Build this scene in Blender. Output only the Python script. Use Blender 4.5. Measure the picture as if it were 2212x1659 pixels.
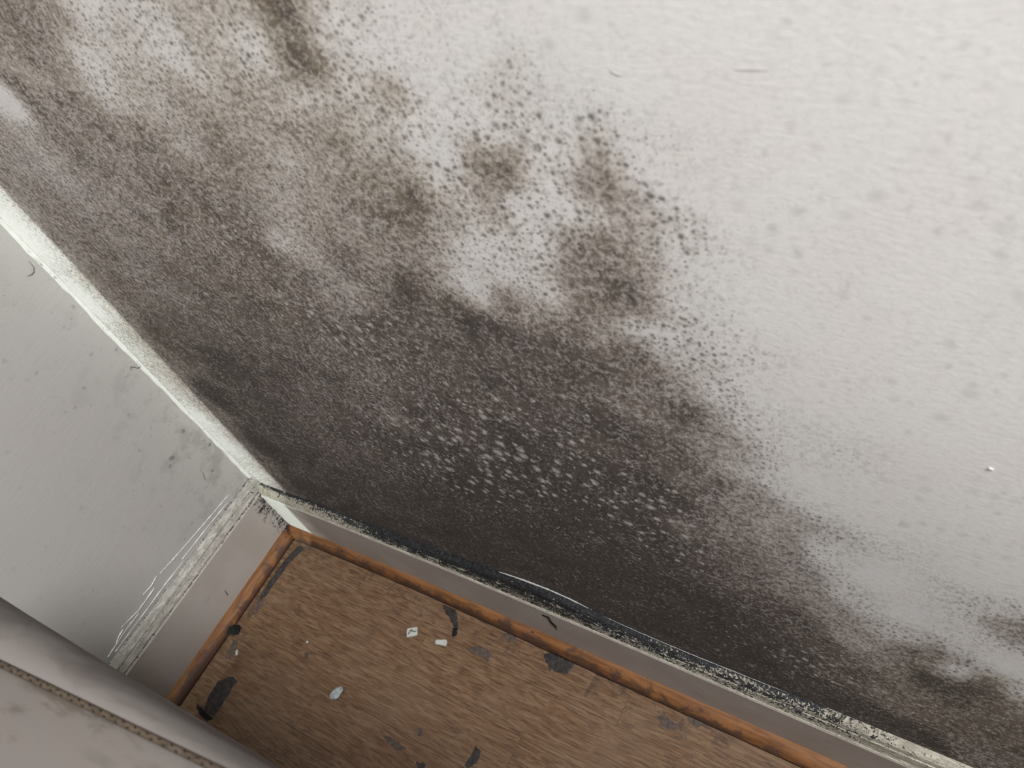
import bpy, bmesh, math, random
import numpy as np
from mathutils import Vector, Matrix, noise as mnoise

# ------------------------------------------------------------------ reset
for o in list(bpy.data.objects):
    bpy.data.objects.remove(o)
scene = bpy.context.scene
COL = scene.collection
random.seed(7)

# ------------------------------------------------------------------ camera
CAM_POS = (0.26156, 0.91063, 0.95234)
CAM_R = ((-0.4723395, 0.83248308, -0.28959855),
         (0.74949869, 0.20644556, -0.62899281),
         (-0.46383954, -0.51415188, -0.72145737))
cam = bpy.data.cameras.new('camera')
cam.sensor_width = 36.0
cam.lens = 1706.65 / 2212 * 36.0
cam.clip_start = 0.01
cam.dof.use_dof = True
cam.dof.focus_distance = 0.80
cam.dof.aperture_fstop = 11.0
camo = bpy.data.objects.new('camera', cam)
COL.objects.link(camo)
r, d, f = [Vector(v) for v in CAM_R]
camo.matrix_world = Matrix(((r.x, -d.x, -f.x, CAM_POS[0]),
                            (r.y, -d.y, -f.y, CAM_POS[1]),
                            (r.z, -d.z, -f.z, CAM_POS[2]),
                            (0, 0, 0, 1)))
scene.camera = camo

# ------------------------------------------------------------------ world, lights, exposure
world = bpy.data.worlds.new('world')
scene.world = world
world.use_nodes = True
world.node_tree.nodes['Background'].inputs[0].default_value = (1.0, 0.98, 0.96, 1)
world.node_tree.nodes['Background'].inputs[1].default_value = 0.40

def area_light(name, loc, target, sx, sy, power, color):
    L = bpy.data.lights.new(name, 'AREA')
    L.shape = 'RECTANGLE'; L.size = sx; L.size_y = sy; L.energy = power; L.color = color
    o = bpy.data.objects.new(name, L); COL.objects.link(o)
    o.location = loc
    o.rotation_euler = (Vector(target) - Vector(loc)).to_track_quat('-Z', 'Y').to_euler()
    return o
# soft ceiling light of this room, above and behind the photographer
area_light('room_light', (0.46, 1.70, 2.3), (0.10, 0.6, 0.4), 0.55, 0.55, 72, (1.0, 0.985, 0.97))
# added unseen lamp that makes the corner light strip through the door slit
strip_data = bpy.data.lights.new('strip_lamp', 'POINT')
strip_data.energy = 440; strip_data.shadow_soft_size = 0.003; strip_data.color = (0.90, 1.0, 0.92)
strip_obj = bpy.data.objects.new('strip_lamp', strip_data); COL.objects.link(strip_obj)
strip_obj.location = (4.2, 0.128, 1.15)

vs = scene.view_settings
vs.view_transform = 'Standard'; vs.look = 'None'; vs.gamma = 1.0; vs.use_curve_mapping = False
vs.exposure = 0.0
scene.cycles.max_bounces = 4
scene.cycles.diffuse_bounces = 2
scene.cycles.glossy_bounces = 2
scene.cycles.caustics_reflective = False
scene.cycles.adaptive_threshold = 0.08
scene.cycles.adaptive_min_samples = 12

# ------------------------------------------------------------------ measured room geometry (metres)
YAW = 0.0262                      # left wall is not quite square to the right wall
DA, DB = 0.0151, 0.0198           # skirting thickness, right / left
BH, CA, CB = 0.0151, 0.0154, 0.0157   # quarter-round height and width
def Bp(x, o, z):                  # point at distance x along the left wall, o off its face
    return (x * math.cos(YAW) - o * math.sin(YAW), x * math.sin(YAW) + o * math.cos(YAW), z)

def srgb(rr, g, b):
    c = [v / 255 for v in (rr, g, b)]
    return tuple(v / 12.92 if v <= .04045 else ((v + .055) / 1.055) ** 2.4 for v in c) + (1,)

# ------------------------------------------------------------------ node helpers
class NT:
    def __init__(self, name):
        self.m = bpy.data.materials.new(name)
        self.m.use_nodes = True
        self.t = self.m.node_tree
        self.b = self.t.nodes['Principled BSDF']
    def n(self, typ, **kw):
        nd = self.t.nodes.new(typ)
        for k, v in kw.items():
            setattr(nd, k, v)
        return nd
    def put(self, sock, v):
        if hasattr(v, 'is_output'):
            self.t.links.new(v, sock)
        else:
            sock.default_value = v
    def math(self, op, a, b=None, c=None, clamp=False):
        nd = self.n('ShaderNodeMath', operation=op, use_clamp=clamp)
        for i, v in enumerate((a, b, c)):
            if v is not None:
                self.put(nd.inputs[i], v)
        return nd.outputs[0]
    def mul(self, a, b): return self.math('MULTIPLY', a, b)
    def add(self, a, b): return self.math('ADD', a, b)
    def sub(self, a, b): return self.math('SUBTRACT', a, b)
    def sat(self, a): return self.math('ADD', a, 0.0, clamp=True)
    def ss(self, v, lo, hi, a=0.0, b=1.0):
        nd = self.n('ShaderNodeMapRange', interpolation_type='SMOOTHSTEP')
        for i, x in enumerate((v, lo, hi, a, b)):
            self.put(nd.inputs[i], x)
        return nd.outputs[0]
    def mix(self, f, a, b):
        nd = self.n('ShaderNodeMix', data_type='RGBA')
        self.put(nd.inputs[0], f); self.put(nd.inputs[6], a); self.put(nd.inputs[7], b)
        return nd.outputs[2]
    def attr(self, name):
        return self.n('ShaderNodeAttribute', attribute_name=name).outputs['Fac']
    def coord(self, scale=(1, 1, 1), loc=(0, 0, 0)):
        tc = self.n('ShaderNodeTexCoord')
        mp = self.n('ShaderNodeMapping')
        self.t.links.new(tc.outputs['Object'], mp.inputs[0])
        mp.inputs['Scale'].default_value = scale
        mp.inputs['Location'].default_value = loc
        return mp.outputs[0]
    def plane(self, a, b, sa=1.0, sb=1.0):
        o = self.xyz()
        c = self.n('ShaderNodeCombineXYZ')
        self.put(c.inputs[0], self.mul(o[a], sa)); self.put(c.inputs[1], self.mul(o[b], sb))
        self.dim = '2D'
        return c.outputs[0]
    def xyz(self):
        tc = self.n('ShaderNodeTexCoord')
        s = self.n('ShaderNodeSeparateXYZ')
        self.t.links.new(tc.outputs['Object'], s.inputs[0])
        return s.outputs
    dim = '3D'
    def noise(self, vec, scale, detail=4, rough=0.55, dist=0.0, color=False):
        nd = self.n('ShaderNodeTexNoise', noise_dimensions=self.dim)
        self.t.links.new(vec, nd.inputs['Vector'])
        nd.inputs['Scale'].default_value = scale
        nd.inputs['Detail'].default_value = detail
        nd.inputs['Roughness'].default_value = rough
        nd.inputs['Distortion'].default_value = dist
        return nd.outputs[1 if color else 0]
    def voro(self, vec, scale, rand=1.0):
        nd = self.n('ShaderNodeTexVoronoi', voronoi_dimensions=self.dim)
        self.t.links.new(vec, nd.inputs['Vector'])
        nd.inputs['Scale'].default_value = scale
        nd.inputs['Randomness'].default_value = rand
        return nd.outputs['Distance'], nd.outputs['Color']
    def warp(self, vec, scale, amount):
        c = self.noise(vec, scale, 1, .5, color=True)
        s = self.n('ShaderNodeVectorMath', operation='SUBTRACT')
        self.t.links.new(c, s.inputs[0]); s.inputs[1].default_value = (.5, .5, .5)
        m = self.n('ShaderNodeVectorMath', operation='SCALE')
        self.t.links.new(s.outputs[0], m.inputs[0]); m.inputs['Scale'].default_value = amount
        a = self.n('ShaderNodeVectorMath', operation='ADD')
        self.t.links.new(vec, a.inputs[0]); self.t.links.new(m.outputs[0], a.inputs[1])
        return a.outputs[0]
    def done(self, color, rough=0.6, bump=None, strength=0.3, dist=0.001, spec=0.3):
        self.put(self.b.inputs['Base Color'], color)
        self.put(self.b.inputs['Roughness'], rough)
        self.b.inputs['Specular IOR Level'].default_value = spec
        if bump is not None:
            bn = self.n('ShaderNodeBump')
            bn.inputs['Strength'].default_value = strength
            bn.inputs['Distance'].default_value = dist
            self.put(bn.inputs['Height'], bump)
            self.t.links.new(bn.outputs[0], self.b.inputs['Normal'])
        return self.m

def red(t, c):     # red channel of a colour socket
    s = t.n('ShaderNodeSeparateColor'); t.t.links.new(c, s.inputs[0])
    return s.outputs

# ------------------------------------------------------------------ materials
def mat_mould_wall():
    t = NT('mouldy_white_paint')
    v = t.plane(1, 2)
    m = t.attr('mould'); warm = t.attr('warm'); pale = t.attr('pale'); dotty = t.attr('dotty')
    vw = t.warp(v, 90, 0.005)
    n_big = t.noise(v, 17, 3, .55)
    n_mid = t.noise(vw, 62, 3, .62)
    n_fine = t.noise(vw, 230, 4, .70)
    n_tiny = t.noise(v, 640, 2, .6)
    on = t.ss(m, .03, .30)
    n_pat0 = t.noise(vw, 36, 3, .68)
    # where the mould has a foothold
    dens = t.add(m, t.mul(t.add(t.mul(t.sub(n_big, .5), .35), t.mul(t.sub(n_mid, .5), .85)), on))
    grain = t.add(t.mul(t.sub(n_fine, .5), 2.6), t.mul(t.sub(n_tiny, .5), 1.3))
    dens = t.mul(dens, t.ss(m, .0, .62, .52, 1.0))
    film = t.sat(t.add(dens, t.mul(grain, t.ss(m, .0, .22, .12, .74))))
    # separate round colonies in three sizes
    d1, c1 = t.voro(t.warp(v, 300, .002), 150)
    k1 = red(t, c1)
    r1 = t.mul(t.math('POWER', k1[0], 1.2), t.mul(t.ss(m, .02, .30, .24, .80), t.add(.55, t.mul(dotty, .45))))
    dots = t.mul(t.ss(d1, r1, t.mul(r1, .05)), t.mul(t.ss(m, .02, .22), t.ss(n_fine, .28, .50, .40, .92)))
    d2, c2 = t.voro(t.warp(v, 200, .003), 92)
    k2 = red(t, c2)
    r2 = t.mul(t.math('POWER', k2[1], .9), .66)
    faint = t.mul(t.ss(d2, r2, t.mul(r2, .0)), t.mul(t.mul(.27, k2[0]), t.ss(n_mid, .22, .60)))
    d4, c4 = t.voro(t.warp(v, 500, .001), 250)
    r4 = t.mul(t.math('POWER', red(t, c4)[0], 1.6), t.ss(m, .03, .35, .14, .68))
    tiny = t.mul(t.ss(d4, r4, t.mul(r4, .2)), t.ss(m, .0, .15, .14, .80))
    # pale, clean flecks left inside the thickest growth
    d3, c3 = t.voro(t.warp(v, 160, .004), 84)
    r3 = t.mul(t.math('POWER', red(t, c3)[2], 1.2), t.mul(pale, .60))
    fleck = t.mul(t.ss(d3, r3, t.mul(r3, .25)), t.ss(n_fine, .36, .54, .15, 1.0))
    haze = t.mul(t.mul(m, .42), t.ss(n_pat0, .25, .60))
    total = t.math('MAXIMUM', t.math('MAXIMUM', haze, t.mul(film, .95)), t.math('MAXIMUM', dots, t.math('MAXIMUM', faint, tiny)))
    total = t.mul(total, t.sub(1.0, t.mul(fleck, .8)))
    # colours of paint and growth
    paint = t.mix(t.ss(n_big, .35, .65), (.80, .78, .765, 1), (.80, .795, .785, 1))
    stained = t.mix(warm, (.60, .53, .495, 1), (.62, .555, .45, 1))
    paint = t.mix(t.mul(t.ss(t.add(m, t.mul(t.sub(n_big, .5), .6)), .10, .60), .62), paint, stained)
    olive = t.mix(t.ss(n_mid, .3, .7), (.125, .098, .060, 1), (.19, .155, .105, 1))
    plum = t.mix(t.ss(n_mid, .3, .7), (.076, .054, .043, 1), (.142, .109, .092, 1))
    tone = t.sat(t.add(t.mul(warm, .9), t.mul(t.sub(t.noise(v, 26, 3, .5), .5), 1.4)))
    growth = t.mix(tone, plum, olive)
    growth = t.mix(t.mul(t.ss(n_tiny, .52, .72), .55), growth, (.034, .028, .024, 1))
    growth = t.mix(t.mul(t.ss(n_fine, .60, .42), .40), growth, (.215, .186, .166, 1))
    n_pat = n_pat0
    growth = t.mix(t.mul(t.ss(n_pat, .50, .68), .62), growth, (.036, .029, .025, 1))
    growth = t.mix(t.mul(t.ss(n_pat, .46, .30), .30), growth, (.26, .235, .215, 1))
    growth = t.mix(t.ss(m, .80, 1.12, 0.0, .72), growth, (.026, .020, .017, 1))
    col = t.mix(total, paint, growth)
    hgt = t.noise(t.plane(1, 2, .5, 1), 420, 2, .6)
    return t.done(col, t.ss(total, 0, 1, .55, .85), hgt, .10, .001, .2)

def mat_left_wall():
    t = NT('grey_white_wall_paint')
    v = t.plane(0, 2); o = t.xyz()
    near = t.ss(o[0], .20, .0)                      # growth creeps out from the corner
    low = t.ss(o[2], .55, .18)
    foot = t.mul(near, t.add(.25, t.mul(low, .75)))
    n1 = t.noise(v, 30, 4, .6); n2 = t.noise(t.warp(v, 120, .006), 150, 4, .6)
    d, c = t.voro(t.warp(v, 260, .004), 85)
    rr = t.mul(t.math('POWER', red(t, c)[0], 3.0), .55)
    spots = t.mul(t.ss(d, rr, t.mul(rr, .3)), t.mul(t.ss(n1, .5, .66), t.add(.12, t.mul(foot, .7))))
    cloud = t.mul(t.ss(t.add(n1, t.mul(foot, .15)), .56, .80), t.mul(foot, .30))
    fine = t.mul(t.ss(n2, .66, .74), t.mul(foot, .5))
    k = t.math('MAXIMUM', spots, t.math('MAXIMUM', cloud, fine))
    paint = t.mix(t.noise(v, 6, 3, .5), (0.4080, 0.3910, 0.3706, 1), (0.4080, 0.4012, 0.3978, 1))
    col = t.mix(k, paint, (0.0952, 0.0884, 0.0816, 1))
    h = t.add(t.mul(t.noise(t.plane(0, 2, .12, 1), 260, 2, .5), .5), t.noise(v, 40, 3, .5))
    return t.done(col, .38, h, .18, .0015, .4)

def mat_skirting(name, strong):
    """gloss paint, flaky and cream on the moulded top, black growth by attribute"""
    t = NT(name)
    v = t.coord(); vw = t.warp(v, 140, .006)
    g = t.attr('growth'); top = t.attr('moulding'); lit_end = t.attr('lit_end')
    st = (1, .35, 1) if strong else (.35, 1, 1)
    n1 = t.noise(t.coord(st), 150, 5, .7, .4); n2 = t.noise(vw, 420, 4, .65); n3 = t.noise(v, 18, 3, .5)
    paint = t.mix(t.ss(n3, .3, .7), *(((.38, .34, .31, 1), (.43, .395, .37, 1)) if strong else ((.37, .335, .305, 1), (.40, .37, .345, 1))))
    paint = t.mix(lit_end, paint, (.72, .71, .68, 1))  # paint brightened at the corner end, lit sliver put into the colour
    cream = t.mix(t.ss(n1, .3, .7), *(((.25, .23, .185, 1), (.52, .495, .42, 1)) if strong else ((.24, .225, .20, 1), (.48, .46, .42, 1))))
    col = t.mix(top, paint, cream)
    chips = t.mul(t.ss(n2, .56, .66), t.mul(top, .75))
    col = t.mix(chips, col, (.15, .14, .115, 1))
    scuff = t.mul(t.ss(t.noise(t.coord(st), 60, 5, .7), .62, .70), .30)
    col = t.mix(scuff, col, (.20, .17, .14, 1))
    k = t.add(g, t.mul(t.add(t.sub(n1, .5), t.mul(t.sub(n2, .5), 1.2)), t.ss(g, .02, .3, 0.0, 2.3)))
    k = t.ss(k, .42, .62)
    col = t.mix(k, col, t.mix(t.ss(n2, .4, .7), (.006, .0065, .008, 1), (.04, .042, .045, 1)))
    h = t.add(t.mul(n1, t.add(.25, t.mul(top, 1.2))), t.mul(n2, t.add(.1, top)))
    return t.done(col, .6, h, .6, .0022, .25)

def mat_bead():
    t = NT('varnished_pine_bead')
    v = t.coord(); g = t.attr('along'); s = t.attr('around')
    cx = t.n('ShaderNodeCombineXYZ'); t.put(cx.inputs[0], t.mul(g, 4.0)); t.put(cx.inputs[1], t.mul(s, .9))
    gr = t.noise(cx.outputs[0], 5, 5, .6, .8)
    n = t.noise(v, 38, 5, .65, .5)
    col = t.mix(t.ss(gr, .35, .65), (.125, .053, .020, 1), (.215, .098, .038, 1))
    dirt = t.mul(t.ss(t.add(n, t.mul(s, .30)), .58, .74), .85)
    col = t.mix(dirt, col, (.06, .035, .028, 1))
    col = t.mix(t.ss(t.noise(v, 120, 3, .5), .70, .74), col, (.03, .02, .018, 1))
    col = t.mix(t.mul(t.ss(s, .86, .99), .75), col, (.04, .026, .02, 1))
    return t.done(col, .58, gr, .15, .0006, .25)

def mat_plank():
    t = NT('oak_effect_laminate')
    inf = t.n('ShaderNodeObjectInfo')
    rnd = inf.outputs['Random']
    tc = t.n('ShaderNodeTexCoord')
    add = t.n('ShaderNodeVectorMath', operation='ADD')
    t.t.links.new(tc.outputs['Object'], add.inputs[0])
    cx = t.n('ShaderNodeCombineXYZ')
    t.put(cx.inputs[0], t.mul(rnd, 7.3)); t.put(cx.inputs[1], t.mul(rnd, 3.1))
    t.t.links.new(cx.outputs[0], add.inputs[1])
    v = add.outputs[0]
    def sc(x, y):
        mp = t.n('ShaderNodeMapping'); t.t.links.new(v, mp.inputs[0]); mp.inputs['Scale'].default_value = (x, y, 1)
        return mp.outputs[0]
    fig = t.noise(sc(1, .16), 34, 3, .5, 1.6)           # cathedral figure
    rings = t.math('SINE', t.mul(fig, 42.0))
    pores = t.noise(sc(1, .07), 560, 4, .6)
    fine = t.noise(sc(1, .12), 190, 4, .6, .5)
    base = t.mix(rnd, (0.1391, 0.0792, 0.0421, 1), (0.1514, 0.0931, 0.0527, 1))
    base = t.mix(t.ss(rings, -.9, .9, .0, .62), base, (0.0982, 0.0495, 0.0249, 1))
    base = t.mix(t.mul(t.ss(fine, .45, .65), .70), base, (0.1923, 0.1267, 0.0752, 1))
    base = t.mix(t.mul(t.ss(pores, .50, .62), .80), base, (0.0552, 0.0297, 0.0169, 1))
    # trodden-in grime: patches, thicker towards the skirting
    o = t.xyz()
    ob = t.n('ShaderNodeNewGeometry')
    sp = t.n('ShaderNodeSeparateXYZ'); t.t.links.new(ob.outputs['Position'], sp.inputs[0])
    edge = t.math('MAXIMUM', t.ss(sp.outputs[0], .075, .03), t.ss(sp.outputs[1], .10, .035))
    gn = t.noise(ob.outputs['Position'], 46, 5, .68, .6)
    gn2 = t.noise(ob.outputs['Position'], 190, 4, .65)
    g = t.add(gn, t.add(t.mul(edge, .12), t.mul(t.sub(gn2, .5), .35)))
    base = t.mix(t.mul(t.ss(g, .62, .76), .70), base, (0.0409, 0.0277, 0.0218, 1))
    base = t.mix(t.mul(t.ss(t.noise(ob.outputs['Position'], 9, 3, .5), .45, .7), .28), base, (0.1719, 0.1188, 0.0790, 1))
    return t.done(base, t.ss(gn, .3, .7, .42, .62), t.add(pores, t.mul(g, .5)), .18, .0006, .35)

def mat_mattress(name, side):
    t = NT(name)
    v = t.coord((1, .28, 1)); vv = t.coord()
    n1 = t.noise(v, 16, 4, .6, .6); n2 = t.noise(v, 70, 4, .6, .3); n3 = t.noise(vv, 900, 2, .5)
    col = t.mix(t.ss(n1, .3, .7), (0.1485, 0.1320, 0.1188, 1), (0.1353, 0.1320, 0.1320, 1))
    col = t.mix(t.mul(t.ss(n2, .54, .68), .6), col, (0.0759, 0.0594, 0.0462, 1))
    col = t.mix(t.mul(t.ss(t.noise(v, 38, 3, .5), .60, .70), .45), col, (0.0660, 0.0627, 0.0594, 1))
    if side:
        col = t.mix(.45, col, (.27, .25, .24, 1))
        col = t.mix(t.mul(t.ss(n1, .42, .62), .55), col, (0.0825, 0.0660, 0.0561, 1))
    return t.done(col, .7, t.add(n3, t.mul(n2, .5)), .15, .0006, .2)

def mat_simple(name, a, b, scale=60, rough=.6, bump=.2, dark=None):
    t = NT(name)
    v = t.coord()
    n = t.noise(v, scale, 5, .62, .3)
    col = t.mix(t.ss(n, .3, .7), a, b)
    if dark:
        col = t.mix(t.ss(t.noise(v, scale * 2.3, 4, .6), .60, .70), col, dark)
    return t.done(col, rough, n, bump, .001, .3)

M = {
    'mould': mat_mould_wall(), 'left': mat_left_wall(),
    'skirtA': mat_skirting('mouldy_skirting_paint', True), 'skirtB': mat_skirting('flaking_skirting_paint', False),
    'bead': mat_bead(), 'plank': mat_plank(),
    'sub': mat_simple('dark_underlay', (.03, .022, .018, 1), (.05, .04, .03, 1)),
    'mtop': mat_mattress('mattress_top_cloth', False), 'mside': mat_mattress('mattress_side_cloth', True),
    'tape': mat_simple('brown_binding_tape', (.045, .033, .022, 1), (.085, .065, .046, 1), 240, .8, .3),
    'stitch': mat_simple('dark_stitch_thread', (.012, .009, .007, 1), (.022, .017, .013, 1), 300, .8),
    'caulk': mat_simple('white_corner_filler', (.66, .66, .63, 1), (.58, .59, .55, 1), 90, .5, .35, (.33, .35, .31, 1)),
    'plain': mat_simple('plain_wall_paint', (.60, .58, .55, 1), (.62, .60, .58, 1), 20, .5, .05),
    'door': mat_simple('white_door_paint', (.66, .65, .62, 1), (.70, .69, .66, 1), 30, .4, .05),
    'steel': mat_simple('brushed_steel', (.45, .45, .45, 1), (.55, .55, .55, 1), 200, .3, .05),
    'chip': mat_simple('white_plaster', (.36, .38, .35, 1), (.46, .47, .45, 1), 240, .8, .5),
    'crack': mat_simple('grey_green_crack', (.10, .11, .09, 1), (.16, .17, .14, 1), 300, .9, .3),
    'stone': mat_simple('blue_grey_stone', (.22, .25, .28, 1), (.42, .45, .47, 1), 200, .7, .5, (.12, .11, .11, 1)),
    'tar': mat_simple('black_sticky_residue', (.014, .013, .013, 1), (.045, .040, .038, 1), 150, .55, .6),
    'smear': mat_simple('dark_brown_residue', (.05, .038, .033, 1), (.10, .074, .06, 1), 170, .75, .5),
    'black': mat_simple('black_fluff', (.004, .004, .004, 1), (.012, .012, .012, 1), 300, .95, .5),
    'ridge': mat_simple('white_paint_ridge', (.62, .62, .60, 1), (.74, .74, .72, 1), 160, .4, .2),
    'torn': mat_simple('torn_paint_edge', (.36, .35, .34, 1), (.46, .455, .45, 1), 200, .5, .2),
    'scr': mat_simple('grey_scratch', (.40, .39, .37, 1), (.50, .49, .47, 1), 500, .8),
    'hair': mat_simple('dust_thread', (.10, .095, .085, 1), (.17, .16, .15, 1), 300, .9),
}

# ------------------------------------------------------------------ object helpers
def link(name, me, mat=None, parent=None):
    o = bpy.data.objects.new(name, me)
    COL.objects.link(o)
    if mat is not None and me is not None:
        if not me.materials:
            me.materials.append(mat)
    if parent is not None:
        o.parent = parent
    return o
def tag(o, label=None, cat=None, group=None, kind=None):
    if label: o['label'] = label
    if cat: o['category'] = cat
    if group: o['group'] = group
    if kind: o['kind'] = kind
    return o
def mesh(name, verts, faces, smooth=False, fix=True):
    me = bpy.data.meshes.new(name)
    me.from_pydata([tuple(v) for v in verts], [], faces)
    if fix:
        bm = bmesh.new(); bm.from_mesh(me)
        bmesh.ops.recalc_face_normals(bm, faces=bm.faces)
        bm.to_mesh(me); bm.free()
    if smooth:
        me.polygons.foreach_set('use_smooth', [True] * len(me.polygons))
    me.update()
    return me
def box_mesh(name, lo, hi, bevel=0.0):
    bm = bmesh.new()
    bmesh.ops.create_cube(bm, size=1)
    for v in bm.verts:
        v.co = Vector([(lo[i] + hi[i]) / 2 + v.co[i] * (hi[i] - lo[i]) for i in range(3)])
    if bevel:
        bmesh.ops.bevel(bm, geom=bm.edges[:], offset=bevel, segments=1, affect='EDGES')
    me = bpy.data.meshes.new(name); bm.to_mesh(me); bm.free()
    return me
def attr(me, name, vals):
    a = me.attributes.new(name, 'FLOAT', 'POINT')
    a.data.foreach_set('value', np.asarray(vals, dtype=np.float32))
def tube(name, pts, rad, sides=6, taper=None, flat=1.0, up=Vector((0, 0, 1))):
    vs_, fs = [], []
    pts = [Vector(p) for p in pts]
    for i, p in enumerate(pts):
        a = pts[max(i - 1, 0)]; b = pts[min(i + 1, len(pts) - 1)]
        tdir = (b - a).normalized()
        u = tdir.cross(up)
        if u.length < 1e-4: u = tdir.cross(Vector((1, 0, 0)))
        u.normalize(); w = u.cross(tdir)
        rr = rad * (taper[i] if taper else 1)
        for k in range(sides):
            an = 2 * math.pi * k / sides
            vs_.append(p + u * math.cos(an) * rr + w * math.sin(an) * rr * flat)
    for i in range(len(pts) - 1):
        for k in range(sides):
            k2 = (k + 1) % sides
            fs.append((i * sides + k, i * sides + k2, (i + 1) * sides + k2, (i + 1) * sides + k))
    fs.append(tuple(range(sides))[::-1]); n0 = (len(pts) - 1) * sides
    fs.append(tuple(n0 + k for k in range(sides)))
    return mesh(name, vs_, fs, smooth=True)
def nz(x, y, z): return mnoise.noise(Vector((x, y, z)))
def slab_grid(name, us, vs_, fn, back):
    """front surface fn(u, v) on a grid, closed to a slab by a back sheet shifted by `back`"""
    nu, nv = len(us), len(vs_)
    front = [Vector(fn(u, v)) for v in vs_ for u in us]
    bk = Vector(back)
    rim = [j * nu for j in range(nv)]
    verts = list(front)
    faces = [(j * nu + i, j * nu + i + 1, (j + 1) * nu + i + 1, (j + 1) * nu + i) for j in range(nv - 1) for i in range(nu - 1)]
    ring = list(range(nu)) + [j * nu + nu - 1 for j in range(1, nv)] + [(nv - 1) * nu + i for i in range(nu - 2, -1, -1)] + [j * nu for j in range(nv - 2, 0, -1)]
    n0 = len(verts)
    verts += [front[i] + bk for i in ring]
    n = len(ring)
    for i in range(n):
        a, b = ring[i], ring[(i + 1) % n]
        faces.append((b, a, n0 + i, n0 + (i + 1) % n))
    faces.append(tuple(n0 + i for i in range(n))[::-1])
    return mesh(name, verts, faces, fix=True), len(front)

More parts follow.
